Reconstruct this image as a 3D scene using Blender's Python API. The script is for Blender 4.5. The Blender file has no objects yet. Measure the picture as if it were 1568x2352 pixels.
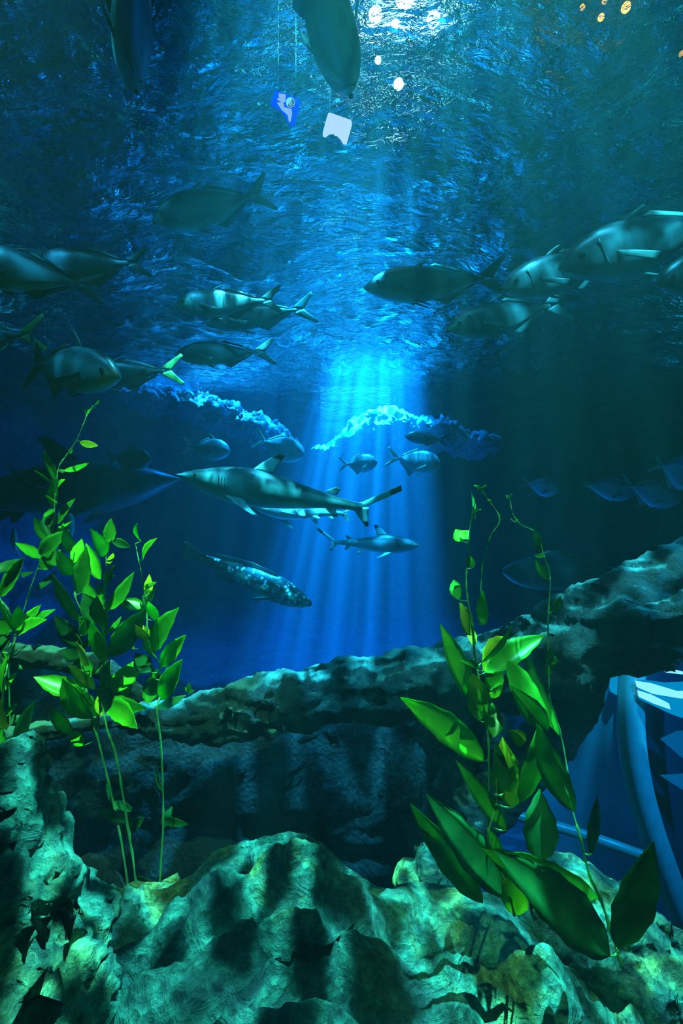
import bpy, math, random
import numpy as np
from mathutils import Vector, Matrix, noise

# ------------------------------------------------------------------ camera
SC = bpy.context.scene
COL = SC.collection
F = 1045.0                       # focal length in pixels of a 1568 x 2352 frame
CZ = 4.0                         # eye height above the tank floor
SURF = 6.6                       # height of the water surface
cam_d = bpy.data.cameras.new('camera')
cam_d.sensor_fit = 'HORIZONTAL'
cam_d.sensor_width = 24.0
cam_d.lens = 24.0 * F / 1568.0
cam_d.clip_start = 0.02
cam_d.clip_end = 200
cam = bpy.data.objects.new('camera', cam_d)
cam.location = (0, 0, CZ)
cam.rotation_euler = (math.radians(90), 0, 0)
COL.objects.link(cam)
SC.camera = cam

# ------------------------------------------------------------------ world, lamps, exposure
SC.view_settings.view_transform = 'Standard'
SC.view_settings.look = 'None'
SC.view_settings.gamma = 1
SC.view_settings.exposure = 0.0
SC.view_settings.use_curve_mapping = False
world = bpy.data.worlds.new('dark_hall')
world.use_nodes = True
world.node_tree.nodes['Background'].inputs[0].default_value = (0.004, 0.03, 0.06, 1)
world.node_tree.nodes['Background'].inputs[1].default_value = 0.06
SC.world = world


def P(px, py, D):
    return Vector(((px - 784) / F * D, D, CZ + (1176 - py) / F * D))


def caustics(light, scale, lo, hi, soft=0.0, stretch=1.0):
    """lamp light broken up by the rippled surface it falls through"""
    light.use_nodes = True
    nt = light.node_tree
    N, L = nt.nodes, nt.links
    em = N['Emission']
    tc = N.new('ShaderNodeTexCoord')
    sep = N.new('ShaderNodeSeparateXYZ')
    L.new(tc.outputs['Normal'], sep.inputs[0])
    comb = N.new('ShaderNodeCombineXYZ')
    for k in (0, 1):
        d = N.new('ShaderNodeMath'); d.operation = 'DIVIDE'
        L.new(sep.outputs[k], d.inputs[0]); L.new(sep.outputs[2], d.inputs[1])
        L.new(d.outputs[0], comb.inputs[k])
    nz = N.new('ShaderNodeTexNoise')
    nz.inputs['Scale'].default_value = scale * 0.6
    nz.inputs['Detail'].default_value = 2
    L.new(comb.outputs[0], nz.inputs['Vector'])
    mx = N.new('ShaderNodeVectorMath'); mx.operation = 'MULTIPLY_ADD'
    mx.inputs[1].default_value = (0.9 / scale * 1.2,) * 3
    L.new(nz.outputs['Color'], mx.inputs[0]); L.new(comb.outputs[0], mx.inputs[2])
    vo = N.new('ShaderNodeTexVoronoi')
    vo.voronoi_dimensions = '2D'
    vo.feature = 'DISTANCE_TO_EDGE'
    vo.inputs['Scale'].default_value = scale
    L.new(mx.outputs[0], vo.inputs['Vector'])
    mr = N.new('ShaderNodeMapRange')
    mr.interpolation_type = 'SMOOTHSTEP'
    mr.inputs['From Min'].default_value = 0.02
    mr.inputs['From Max'].default_value = 0.26
    mr.inputs['To Min'].default_value = hi
    mr.inputs['To Max'].default_value = lo
    L.new(vo.outputs['Distance'], mr.inputs['Value'])
    L.new(mr.outputs[0], em.inputs['Strength'])


def spot(name, loc, target, power, color, angle, blend=0.5, radius=0.02, gobo=None):
    d = bpy.data.lights.new(name, 'SPOT')
    d.energy = power; d.color = color
    d.spot_size = math.radians(angle); d.spot_blend = blend
    d.shadow_soft_size = radius
    if gobo:
        caustics(d, *gobo)
    o = bpy.data.objects.new(name, d)
    o.location = loc
    o.rotation_euler = (Vector(target) - Vector(loc)).to_track_quat('-Z', 'Y').to_euler()
    COL.objects.link(o)
    return o


# the surface lets through about a third of what falls on it (the rest is bent away), so lamp powers are high
# far bank of lamps over the open water: the column of light in the middle
spot('far_spotlight', (1.0, 8.6, 11.8), (0.0, 8.3, 0), 1500000, (0.02, 0.68, 1.0), 24, 1.0, 0.03, (20, 0.05, 3.4))
spot('ledge_fill', (-2.9, 8.6, 11.0), (-2.2, 9.3, 6.0), 32000, (0.08, 0.80, 1.0), 27, 0.9, 0.03, (16, 0.05, 3.0))  # extra spot added to brighten the left reef ledge
# near-water lamp for the top shafts, then added fill spots on fish, shark, trunk
spot('near_spotlight', (0.42, 3.4, 9.2), (0.05, 3.8, 3.4), 34000, (0.04, 0.70, 1.0), 25, 1.0, 0.02, (12, 0.02, 3.4))
spot('shark_fill', (-0.3, 2.2, 8.4), (-0.40, 2.85, 4.0), 9500, (0.12, 0.95, 0.90), 32, 0.7, 0.01, (18, 0.1, 3.0))
spot('right_fish_fill', (1.9, 1.4, 8.0), (1.4, 2.7, 5.4), 2600, (0.10, 0.85, 0.90), 26, 0.8, 0.02, (9, 0.2, 2.6))
spot('left_fish_fill', (-2.0, 1.0, 8.0), (-1.35, 2.4, 5.5), 1500, (0.06, 0.72, 0.95), 38, 0.8, 0.02, (9, 0.2, 2.4))
spot('school_fill', (-0.2, 5.4, 10.6), (-0.2, 4.9, 4.5), 34000, (0.05, 0.75, 1.0), 30, 1.0, 0.03, (16, 0.1, 3.0))
spot('trunk_fill', (1.3, 1.0, 7.6), (0.90, 1.9, 3.6), 4200, (0.18, 0.95, 0.8), 22, 0.8, 0.02, (22, 0.1, 3.0))
# fill spot added for the rocks in front
spot('rock_fill', (0.5, 1.8, 7.9), (0.10, 0.93, 2.9), 9000, (0.20, 1.0, 0.66), 28, 0.6, 0.01, (30, 0.03, 4.0))
# fill spots added to light the leaves
spot('plant_fill', (-0.75, 0.35, 7.4), (-0.97, 1.65, 3.75), 11000, (0.50, 1.0, 0.30), 23, 0.7, 0.02, None)
spot('plant_fill', (0.75, 0.2, 7.4), (0.58, 1.25, 3.4), 3600, (0.50, 1.0, 0.30), 17, 0.7, 0.02, None)
# blue fill added to light the tunnel's acrylic and seam
spot('tunnel_fill', (2.3, 1.1, 4.6), (1.15, 2.1, 3.0), 400, (0.02, 0.62, 1.0), 60, 0.9, 0.1, None)
# broad blue ambient fill added over the far water for the deep open tank
spot('ambient_fill', (-1.2, 10.5, 13.0), (-1.2, 10.5, 0), 90000, (0.0, 0.27, 0.56), 80, 1.0, 0.15, None)

# ------------------------------------------------------------------ helpers
random.seed(7)
rng = np.random.default_rng(11)


def link(o, parent=None):
    COL.objects.link(o)
    if parent is not None:
        o.parent = parent
    return o


def tag(o, label=None, cat=None, group=None, kind=None):
    if label: o['label'] = label
    if cat: o['category'] = cat
    if group: o['group'] = group
    if kind: o['kind'] = kind
    return o


def mesh_obj(name, verts, faces, mat, parent=None, smooth=True):
    me = bpy.data.meshes.new(name)
    me.from_pydata([tuple(v) for v in verts], [], faces)
    me.validate()
    if smooth:
        me.polygons.foreach_set('use_smooth', [True] * len(me.polygons))
    if mat: me.materials.append(mat)
    me.update()
    return link(bpy.data.objects.new(name, me), parent)


def empty(name, loc, label, cat, group=None):
    o = bpy.data.objects.new(name, None)
    o.location = loc
    o.empty_display_size = 0.1
    COL.objects.link(o)
    tag(o, label, cat, group)
    return o


def np_grid_mesh(name, X, Y, Z, mat):
    ny, nx = X.shape
    co = np.stack([X, Y, Z], -1).reshape(-1, 3).astype(np.float32)
    i = np.arange(ny * nx).reshape(ny, nx)
    q = np.stack([i[:-1, :-1], i[:-1, 1:], i[1:, 1:], i[1:, :-1]], -1).reshape(-1, 4).astype(np.int32)
    me = bpy.data.meshes.new(name)
    me.vertices.add(len(co)); me.vertices.foreach_set('co', co.ravel())
    me.loops.add(q.size); me.loops.foreach_set('vertex_index', q.ravel())
    me.polygons.add(len(q))
    me.polygons.foreach_set('loop_start', np.arange(0, q.size, 4, dtype=np.int32))
    me.polygons.foreach_set('loop_total', np.full(len(q), 4, dtype=np.int32))
    me.update(calc_edges=True)
    me.polygons.foreach_set('use_smooth', np.ones(len(q), dtype=bool))
    me.materials.append(mat)
    o = bpy.data.objects.new(name, me)
    COL.objects.link(o)
    return o


class NT:
    """tiny node-tree builder"""
    def __init__(s, name):
        s.m = bpy.data.materials.new(name); s.m.use_nodes = True
        s.t = s.m.node_tree; s.t.nodes.clear()
        s.out = s.n('ShaderNodeOutputMaterial')

    def n(s, typ, ins=None, **kw):
        nd = s.t.nodes.new(typ)
        for k, v in kw.items(): setattr(nd, k, v)
        for k, v in (ins or {}).items():
            if hasattr(v, 'is_linked') or hasattr(v, 'links'):
                s.t.links.new(v, nd.inputs[k])
            else:
                nd.inputs[k].default_value = v
        return nd

    def ramp(s, fac, stops, interp='LINEAR'):
        r = s.n('ShaderNodeValToRGB', {'Fac': fac})
        r.color_ramp.interpolation = interp
        e = r.color_ramp.elements
        e[0].position, e[0].color = stops[0][0], (*stops[0][1], 1)
        e[1].position, e[1].color = stops[-1][0], (*stops[-1][1], 1)
        for p, c in stops[1:-1]:
            x = e.new(p); x.color = (*c, 1)
        return r.outputs['Color']

    def noise(s, vec, scale, detail=4, rough=0.55, dist=0.0):
        return s.n('ShaderNodeTexNoise', {'Vector': vec, 'Scale': scale, 'Detail': detail, 'Roughness': rough, 'Distortion': dist}).outputs['Fac']

    def obj(s):
        return s.n('ShaderNodeTexCoord').outputs['Object']

    def mapped(s, scale):
        return s.n('ShaderNodeMapping', {'Vector': s.obj(), 'Scale': scale}).outputs[0]

    def bsdf(s, **ins):
        b = s.n('ShaderNodeBsdfPrincipled', {k.replace('_', ' '): v for k, v in ins.items()})
        s.t.links.new(b.outputs[0], s.out.inputs['Surface'])
        return b

    def bump(s, h, strength=0.4, dist=0.02):
        return s.n('ShaderNodeBump', {'Height': h, 'Strength': strength, 'Distance': dist}).outputs[0]

    def mix(s, fac, a, b):
        m = s.n('ShaderNodeMix', data_type='RGBA')
        for sock, v in ((m.inputs[0], fac), (m.inputs[6], a), (m.inputs[7], b)):
            if hasattr(v, 'links'): s.t.links.new(v, sock)
            else: sock.default_value = v if not isinstance(v, tuple) or len(v) == 4 else (*v, 1)
        return m.outputs[2]


# ------------------------------------------------------------------ materials
def m_rock(name, c0, c1, c2, rough=0.75, scale=1.0):
    t = NT(name)
    v = t.obj()
    big = t.noise(v, 2.6 * scale, 6, 0.65, 0.6)
    mid = t.noise(v, 9 * scale, 6, 0.7, 1.2)
    fine = t.noise(v, 30 * scale, 8, 0.75, 0.6)
    col = t.ramp(big, [(0.32, c0), (0.5, c1), (0.66, c2)])
    col = t.mix(t.ramp(mid, [(0.38, (0, 0, 0)), (0.60, (1, 1, 1))]), t.mix(0.85, col, c0), col)
    col = t.mix(t.ramp(fine, [(0.40, (0, 0, 0)), (0.60, (1, 1, 1))]), t.mix(0.7, col, c0), col)
    vor = t.n('ShaderNodeTexVoronoi', {'Vector': v, 'Scale': 40 * scale}).outputs['Distance']
    h = t.n('ShaderNodeMath', {0: fine, 1: vor}, operation='ADD').outputs[0]
    h = t.n('ShaderNodeMath', {0: mid, 1: 2.5, 2: h}, operation='MULTIPLY_ADD').outputs[0]
    t.bsdf(Base_Color=col, Roughness=rough, Normal=t.bump(h, 0.9, 0.022))
    return t.m


def m_wood(name, c0, c1):
    t = NT(name)
    v = t.obj()
    fine = t.noise(v, 30, 8, 0.7, 0.8)
    big = t.noise(v, 5, 4, 0.6)
    col = t.mix(big, c0, c1)
    col = t.mix(t.ramp(fine, [(0.42, (0, 0, 0)), (0.6, (1, 1, 1))]), t.mix(0.6, col, c0), col)
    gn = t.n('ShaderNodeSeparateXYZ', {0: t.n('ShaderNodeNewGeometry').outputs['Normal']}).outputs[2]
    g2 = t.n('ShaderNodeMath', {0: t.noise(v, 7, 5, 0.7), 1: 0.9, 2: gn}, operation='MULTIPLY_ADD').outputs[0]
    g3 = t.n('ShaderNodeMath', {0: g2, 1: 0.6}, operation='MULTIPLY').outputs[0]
    col = t.mix(t.ramp(g3, [(0.70, (0, 0, 0)), (0.86, (1, 1, 1))]), col, (0.13, 0.32, 0.26))  # paler upward faces: lit top rim mixed into the wood colour
    t.bsdf(Base_Color=col, Roughness=0.7, Normal=t.bump(fine, 0.9, 0.02))
    return t.m


def m_leaf(name, c0, c1):
    t = NT(name)
    v = t.obj()
    nz = t.noise(v, 14, 3, 0.5)
    col = t.ramp(nz, [(0.3, c0), (0.7, c1)])
    dif = t.n('ShaderNodeBsdfDiffuse', {'Color': col})
    tr = t.n('ShaderNodeBsdfTranslucent', {'Color': col})
    gl = t.n('ShaderNodeBsdfGlossy', {'Color': (0.6, 0.8, 0.6, 1), 'Roughness': 0.3})
    m1 = t.n('ShaderNodeMixShader', {0: 0.5, 1: dif.outputs[0], 2: tr.outputs[0]})
    m2 = t.n('ShaderNodeMixShader', {0: 0.035, 1: m1.outputs[0], 2: gl.outputs[0]})
    t.t.links.new(m2.outputs[0], t.out.inputs['Surface'])
    return t.m


def m_fish(name, back, side, belly, spots=False, metal=0.12, rough=0.4):
    """countershaded skin: dark back, silvery flank, pale belly (object z)"""
    t = NT(name)
    v = t.obj()
    uv = t.n('ShaderNodeAttribute', attribute_name='girth').outputs['Fac']   # 0 belly .. 1 back
    nz = t.noise(v, 12, 4, 0.6, 0.5)
    f = t.n('ShaderNodeMath', {0: nz, 1: 0.18, 2: uv}, operation='MULTIPLY_ADD').outputs[0]
    col = t.ramp(f, [(0.12, belly), (0.42, side), (0.72, side), (0.88, back)])
    if spots:
        vo = t.n('ShaderNodeTexVoronoi', {'Vector': v, 'Scale': 26}).outputs['Distance']
        col = t.mix(t.ramp(vo, [(0.25, (1, 1, 1)), (0.42, (0, 0, 0))]), col, (0.75, 0.85, 0.8))
    sc = t.noise(v, 90, 2, 0.5)
    t.bsdf(Base_Color=col, Roughness=rough, Metallic=metal, Normal=t.bump(sc, 0.12, 0.004))
    return t.m


def m_plain(name, col, rough=0.5, metal=0.0):
    t = NT(name)
    nz = t.noise(t.obj(), 18, 3)
    c = t.mix(t.ramp(nz, [(0.3, (0, 0, 0)), (0.7, (1, 1, 1))]), tuple(x * 0.8 for x in col), col)
    t.bsdf(Base_Color=c, Roughness=rough, Metallic=metal)
    return t.m


def m_emit(name, col, strength):
    t = NT(name)
    e = t.n('ShaderNodeEmission', {'Color': (*col, 1), 'Strength': strength})
    t.t.links.new(e.outputs[0], t.out.inputs['Surface'])
    return t.m


def m_fin(name, col, tip):
    """fin membrane; 'tip' attribute darkens the end where the animal's own marking is"""
    t = NT(name)
    a = t.n('ShaderNodeAttribute', attribute_name='span').outputs['Fac']
    c = t.mix(t.ramp(a, [(0.68, (0, 0, 0)), (0.78, (1, 1, 1))]), col, tip)
    dif = t.n('ShaderNodeBsdfPrincipled', {'Base Color': c, 'Roughness': 0.45})
    tr = t.n('ShaderNodeBsdfTranslucent', {'Color': c})
    m1 = t.n('ShaderNodeMixShader', {0: 0.35, 1: dif.outputs[0], 2: tr.outputs[0]})
    t.t.links.new(m1.outputs[0], t.out.inputs['Surface'])
    return t.m


M = {}
M['rock'] = m_rock('highlit_rock', (0.006, 0.03, 0.03), (0.12, 0.46, 0.30), (0.85, 0.85, 0.18))  # yellow highlights and blue-black shade are put into this rock colour
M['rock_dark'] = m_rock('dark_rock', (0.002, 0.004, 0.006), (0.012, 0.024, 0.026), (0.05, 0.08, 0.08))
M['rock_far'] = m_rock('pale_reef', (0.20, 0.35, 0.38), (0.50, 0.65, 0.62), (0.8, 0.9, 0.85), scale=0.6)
M['wood'] = m_wood('rimlit_driftwood', (0.002, 0.006, 0.006), (0.035, 0.09, 0.07))
M['leaf_bright'] = m_leaf('leaf_bright', (0.06, 0.50, 0.01), (0.22, 0.85, 0.02))
M['leaf_mid'] = m_leaf('leaf_mid', (0.03, 0.28, 0.01), (0.08, 0.50, 0.03))
M['leaf_dark'] = m_leaf('leaf_dark', (0.01, 0.09, 0.02), (0.03, 0.22, 0.05))
M['leaf_yellow'] = m_leaf('leaf_yellow', (0.25, 0.45, 0.0), (0.65, 0.75, 0.02))
M['stem'] = m_leaf('stem', (0.08, 0.40, 0.10), (0.25, 0.65, 0.25))
M['jack'] = m_fish('silver_fish_skin', (0.01, 0.05, 0.06), (0.10, 0.20, 0.19), (0.35, 0.46, 0.40))
M['pale'] = m_fish('pale_fish_skin', (0.08, 0.22, 0.28), (0.42, 0.62, 0.64), (0.8, 0.95, 0.95))
M['dark_fish'] = m_fish('dusky_fish_skin', (0.01, 0.025, 0.035), (0.04, 0.08, 0.09), (0.10, 0.18, 0.18))
M['shark'] = m_fish('shark_skin', (0.015, 0.05, 0.05), (0.12, 0.28, 0.23), (0.60, 0.78, 0.68), metal=0.0, rough=0.5)
M['spotted'] = m_fish('spotted_fish_skin', (0.03, 0.10, 0.09), (0.10, 0.28, 0.22), (0.25, 0.5, 0.4), spots=True)
M['fin'] = m_fin('fin_grey', (0.12, 0.24, 0.22), (0.12, 0.24, 0.22))
M['fin_dark'] = m_fin('fin_dark', (0.02, 0.05, 0.05), (0.02, 0.05, 0.05))
M['fin_yellow'] = m_fin('fin_yellow', (0.35, 0.65, 0.18), (0.45, 0.8, 0.25))
M['fin_pale'] = m_fin('fin_pale', (0.45, 0.70, 0.60), (0.45, 0.70, 0.60))
M['fin_blacktip'] = m_fin('fin_blacktip', (0.42, 0.70, 0.60), (0.004, 0.006, 0.008))
M['eye'] = m_plain('eye', (0.01, 0.015, 0.02), 0.1)
M['mouth'] = m_plain('mouth', (0.01, 0.02, 0.02), 0.6)


def m_surface():
    """the water-to-air face: mirror beyond the critical angle, clear inside it"""
    t = NT('water_surface')
    v = t.n('ShaderNodeMapping', {'Vector': t.obj(), 'Scale': (1.0, 1.6, 1.0)}).outputs[0]
    n1 = t.noise(v, 2.2, 3, 0.55, 0.5)
    n2 = t.noise(v, 7.5, 4, 0.6, 0.6)
    n3 = t.noise(v, 24, 3, 0.6, 0.8)
    h = t.n('ShaderNodeMath', {0: n2, 1: 0.40, 2: n1}, operation='MULTIPLY_ADD').outputs[0]
    h = t.n('ShaderNodeMath', {0: n3, 1: 0.10, 2: h}, operation='MULTIPLY_ADD').outputs[0]
    nrm = t.bump(h, 1.0, 0.26)
    fr = t.n('ShaderNodeFresnel', {'IOR': 1.22, 'Normal': nrm}).outputs[0]
    tr = t.n('ShaderNodeBsdfTransparent', {'Color': (0.92, 1.0, 1.0, 1)})
    gl = t.n('ShaderNodeBsdfGlossy', {'Color': (0.95, 1, 1, 1), 'Roughness': 0.02, 'Normal': nrm})
    rf = t.n('ShaderNodeBsdfRefraction', {'Color': (0.95, 1, 1, 1), 'Roughness': 0.03, 'IOR': 1.22, 'Normal': nrm})
    thru = t.n('ShaderNodeMixShader', {0: 0.5, 1: tr.outputs[0], 2: rf.outputs[0]})
    mx = t.n('ShaderNodeMixShader', {0: fr, 1: thru.outputs[0], 2: gl.outputs[0]})
    t.t.links.new(mx.outputs[0], t.out.inputs['Surface'])
    return t.m


def m_volume():
    t = NT('tank_water')
    sc = t.n('ShaderNodeVolumeScatter', {'Color': (0.25, 0.75, 0.95, 1), 'Density': 0.011, 'Anisotropy': 0.3})
    ab = t.n('ShaderNodeVolumeAbsorption', {'Color': (0.0, 0.50, 0.80, 1), 'Density': 0.28})
    ad = t.n('ShaderNodeAddShader', {0: sc.outputs[0], 1: ab.outputs[0]})
    t.t.links.new(ad.outputs[0], t.out.inputs['Volume'])
    return t.m


# ------------------------------------------------------------------ structure
def box(name, x0, x1, y0, y1, z0, z1, mat, parent=None):
    v = [(x, y, z) for x in (x0, x1) for y in (y0, y1) for z in (z0, z1)]
    f = [(0, 1, 3, 2), (4, 6, 7, 5), (0, 4, 5, 1), (2, 3, 7, 6), (0, 2, 6, 4), (1, 5, 7, 3)]
    return mesh_obj(name, v, f, mat, parent, smooth=False)


XW, Y0, Y1 = 11.0, -2.2, 22.0
tag(box('water', -XW, XW, Y0, Y1, 0.0, SURF + 0.12, m_volume()), kind='structure')

# rippled surface: sum of wave trains
nx, ny = 620, 620
u = np.linspace(-1, 1, nx)
xs = np.sign(u) * (np.abs(u) ** 1.5) * XW
w = np.linspace(0, 1, ny)
ys = Y0 + (Y1 - Y0) * (0.35 * w + 0.65 * w ** 2.2)
X, Y = np.meshgrid(xs, ys)
Z = np.zeros_like(X)
for k in range(70):
    lam = 0.22 * (2.4 / 0.22) ** rng.random()
    th = rng.normal(math.pi / 2, 0.75)
    a = 0.0105 * lam ** 1.0
    kx, ky = math.cos(th) * 2 * math.pi / lam, math.sin(th) * 2 * math.pi / lam
    Z += a * np.sin(kx * X + ky * Y + rng.random() * 6.28)
sea = np_grid_mesh('water_surface', X, Y, SURF + Z * 0.75, m_surface())
tag(sea, kind='structure')

# tank floor: gravelly, uneven, pale sand
fx, fy = np.meshgrid(np.linspace(-XW, XW, 120), np.linspace(Y0, Y1, 130))
fz = 0.12 * np.sin(fx * 1.1 + 0.4) * np.sin(fy * 0.7) + 0.08 * np.sin(fx * 2.7 + fy * 1.9) + 0.2
tag(np_grid_mesh('floor', fx, fy, fz, m_rock('tank_sand', (0.10, 0.16, 0.15), (0.28, 0.36, 0.30), (0.45, 0.52, 0.42))), kind='structure')


def wall(name, p0, p1, z0, z1, amp, mat):
    n, m = 90, 50
    d = Vector(p1) - Vector(p0); L = d.length; d.normalize()
    nrm = Vector((-d.y, d.x))
    A, B = np.meshgrid(np.linspace(0, L, n), np.linspace(z0, z1, m))
    Xs, Ys = np.zeros_like(A), np.zeros_like(A)
    for i in range(m):
        for j in range(n):
            q = noise.fractal(Vector((A[i, j] * 0.6, B[i, j] * 0.6, amp * 7)), 1.0, 2.0, 5) * amp
            Xs[i, j] = p0[0] + d.x * A[i, j] + nrm.x * q
            Ys[i, j] = p0[1] + d.y * A[i, j] + nrm.y * q
    return tag(np_grid_mesh(name, Xs, Ys, B, mat), kind='structure')


wall('wall_back', (-XW, Y1 - 1), (XW, Y1 - 1), 0, 7.2, 0.8, M['rock_dark'])
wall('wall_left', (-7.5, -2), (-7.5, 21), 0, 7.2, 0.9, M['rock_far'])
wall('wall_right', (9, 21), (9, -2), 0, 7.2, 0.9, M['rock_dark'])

# hall above the water: ceiling and its lamps
ceil = box('ceiling', -14, 14, -4, 26, 13.5, 13.7, m_plain('ceiling_paint', (0.05, 0.07, 0.08), 0.9))
tag(ceil, kind='structure')


# ------------------------------------------------------------------ rocks and driftwood
def lumpy(name, balls, mat, voxel=0.02, amp=0.04, freq=6.0, parent=None, ridge=0.0, fine=0.0):
    """merge ellipsoids (centre, radii, z-rotation) into one skin and weather it with noise"""
    import bmesh
    bm = bmesh.new()
    for c, r, rz in balls:
        mt = Matrix.Translation(c) @ Matrix.Rotation(rz, 4, 'Y') @ Matrix.Diagonal((*r, 1))
        bmesh.ops.create_icosphere(bm, subdivisions=4, radius=1, matrix=mt)
    return skin(name, bm, mat, voxel, amp, freq, parent, ridge, fine)


def skin(name, bm, mat, voxel, amp, freq, parent=None, ridge=0.0, fine=0.0):
    me = bpy.data.meshes.new(name)
    bm.to_mesh(me); bm.free()
    o = bpy.data.objects.new(name, me)
    COL.objects.link(o)
    md = o.modifiers.new('r', 'REMESH'); md.mode = 'VOXEL'; md.voxel_size = voxel
    dg = bpy.context.evaluated_depsgraph_get(); dg.update()
    ev = o.evaluated_get(dg)
    me2 = bpy.data.meshes.new_from_object(ev)
    o.modifiers.clear()
    o.data = me2
    bpy.data.meshes.remove(me)
    me2.name = name
    for v in me2.vertices:
        p = v.co * freq
        d = noise.fractal(p, 0.9, 2.1, 4) * amp
        if ridge:
            d -= ridge * max(0.0, 1 - abs(noise.noise(Vector((p.x * 0.35, p.y * 0.5, p.z * 1.6)))) * 7)
        if fine:
            d += noise.noise(p * 5) * fine
        v.co += v.normal * d
    me2.materials.clear(); me2.materials.append(mat)
    me2.polygons.foreach_set('use_smooth', [True] * len(me2.polygons))
    me2.update()
    if parent is not None:
        o.parent = parent
    return o


def tube_bm(bm, pts, radii, seg=14, squash=1.0):
    pts = [Vector(p) for p in pts]
    # resample smoothly
    n = 10
    P2, R2 = [], []
    for i in range(len(pts) - 1):
        p0 = pts[max(i - 1, 0)]; p1 = pts[i]; p2 = pts[i + 1]; p3 = pts[min(i + 2, len(pts) - 1)]
        for k in range(n):
            t = k / n
            P2.append(0.5 * ((2 * p1) + (p2 - p0) * t + (2 * p0 - 5 * p1 + 4 * p2 - p3) * t * t + (3 * p1 - p0 - 3 * p2 + p3) * t ** 3))
            R2.append(radii[i] + (radii[i + 1] - radii[i]) * t)
    P2.append(pts[-1]); R2.append(radii[-1])
    rings = []
    for i, p in enumerate(P2):
        d = (P2[min(i + 1, len(P2) - 1)] - P2[max(i - 1, 0)]).normalized()
        up = Vector((0, 1, 0)) if abs(d.y) < 0.9 else Vector((1, 0, 0))
        a = d.cross(up).normalized(); b = d.cross(a).normalized()
        rings.append([bm.verts.new(p + (a * math.cos(2 * math.pi * k / seg) + b * math.sin(2 * math.pi * k / seg) * squash) * R2[i]) for k in range(seg)])
    for r0, r1 in zip(rings, rings[1:]):
        for k in range(seg):
            bm.faces.new((r0[k], r0[(k + 1) % seg], r1[(k + 1) % seg], r1[k]))
    bm.faces.new(rings[0][::-1]); bm.faces.new(rings[-1])


def log(name, px_pts, mat, label, voxel=0.015, amp=0.02, freq=9, cat='driftwood', squash=1.0, group=None):
    """px_pts: (px, py, D, radius in px)"""
    import bmesh
    bm = bmesh.new()
    tube_bm(bm, [P(a, b, d) for a, b, d, r in px_pts], [r * d / F for a, b, d, r in px_pts], squash=squash)
    o = skin(name, bm, mat, voxel, amp, freq, ridge=amp * 0.5, fine=amp * 0.3)
    return tag(o, label, cat, group)


def interp(x, tab):
    if x <= tab[0][0]: return tab[0][1]
    for (a, b), (c, d) in zip(tab, tab[1:]):
        if x <= c:
            t = (x - a) / (c - a)
            return b + (d - b) * t
    return tab[-1][1]


# big foreground rock: a height field with a crest, ledges and a steep rear
CREST = [(-200, 2190), (120, 2140), (200, 2130), (240, 2075), (290, 2040), (380, 2028), (440, 2000), (490, 1965), (520, 1955),
         (600, 1932), (680, 1922), (740, 1940), (800, 1992), (860, 2025), (920, 2040), (1000, 2055), (1080, 2072), (1150, 2090), (1230, 2150),
         (1300, 2185), (1400, 2235), (1500, 2275), (1700, 2330)]
gx = np.linspace(-1.5, 1.7, 330)
gy = np.concatenate([np.linspace(0.28, 1.42, 190), np.linspace(1.43, 1.9, 40)])
GX, GY = np.meshgrid(gx, gy)
GZ = np.zeros_like(GX)
for i in range(GX.shape[0]):
    yy = gy[i]
    for j in range(GX.shape[1]):
        xx = gx[j]
        cp = interp(xx / 1.4 * F + 784, CREST)
        zc = CZ - (cp - 1176) / F * 1.4
        zc2 = zc
        if yy < 1.4:
            t = (1.4 - yy) / 1.1
            zb = zc2 - 0.02 + 0.06 * math.sin(min(t, 1) * 3.0) * (1 if cp < 2150 else 0.5) - 0.20 * t * t
        else:
            t = (yy - 1.4) / 0.5
            zb = zc2 - 1.9 * t ** 1.3
        # diagonal ledges, worn
        q = yy * 3.1 - xx * 0.75 + 0.35 * noise.noise(Vector((xx * 2.2, yy * 2.2, 3)))
        saw = (q * 1.7) % 1.0
        ledge = (saw if saw < 0.82 else (1 - saw) * 4.5) * 0.13
        n1 = noise.fractal(Vector((xx * 3.2, yy * 3.2, 1.3)), 0.8, 2.1, 5) * 0.075
        pits = max(0.0, noise.noise(Vector((xx * 16, yy * 16, 7))) - 0.25) * 0.05
        n2 = noise.noise(Vector((xx * 45, yy * 38, 7))) * 0.006
        e = min(1.0, max(0.0, (1.42 - yy) * 6)) if yy < 1.42 else 0.2
        GZ[i, j] = zb + (ledge + n1) * (0.25 + 0.75 * e) - pits + n2 - 0.03 * e
rk = np_grid_mesh('boulder', GX, GY, GZ, M['rock'])
md = rk.modifiers.new('thick', 'SOLIDIFY'); md.thickness = 0.25; md.offset = -1
tag(rk, 'wide green and teal ledged boulder filling the bottom foreground', 'rock')

o = lumpy('boulder', [(P(-60, 2180, 0.95), (0.20, 0.22, 0.30), 0.1), (P(-30, 1990, 0.97), (0.135, 0.17, 0.22), -0.1),
                      (P(-10, 1850, 1.0), (0.085, 0.13, 0.12), 0), (P(60, 2330, 0.92), (0.16, 0.2, 0.2), 0), (P(10, 2010, 0.98), (0.10, 0.12, 0.16), -0.25)],
          M['rock'], 0.013, 0.045, 8, ridge=0.014, fine=0.008)
tag(o, 'tall lumpy green rock at the lower left edge of the view', 'rock')

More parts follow.
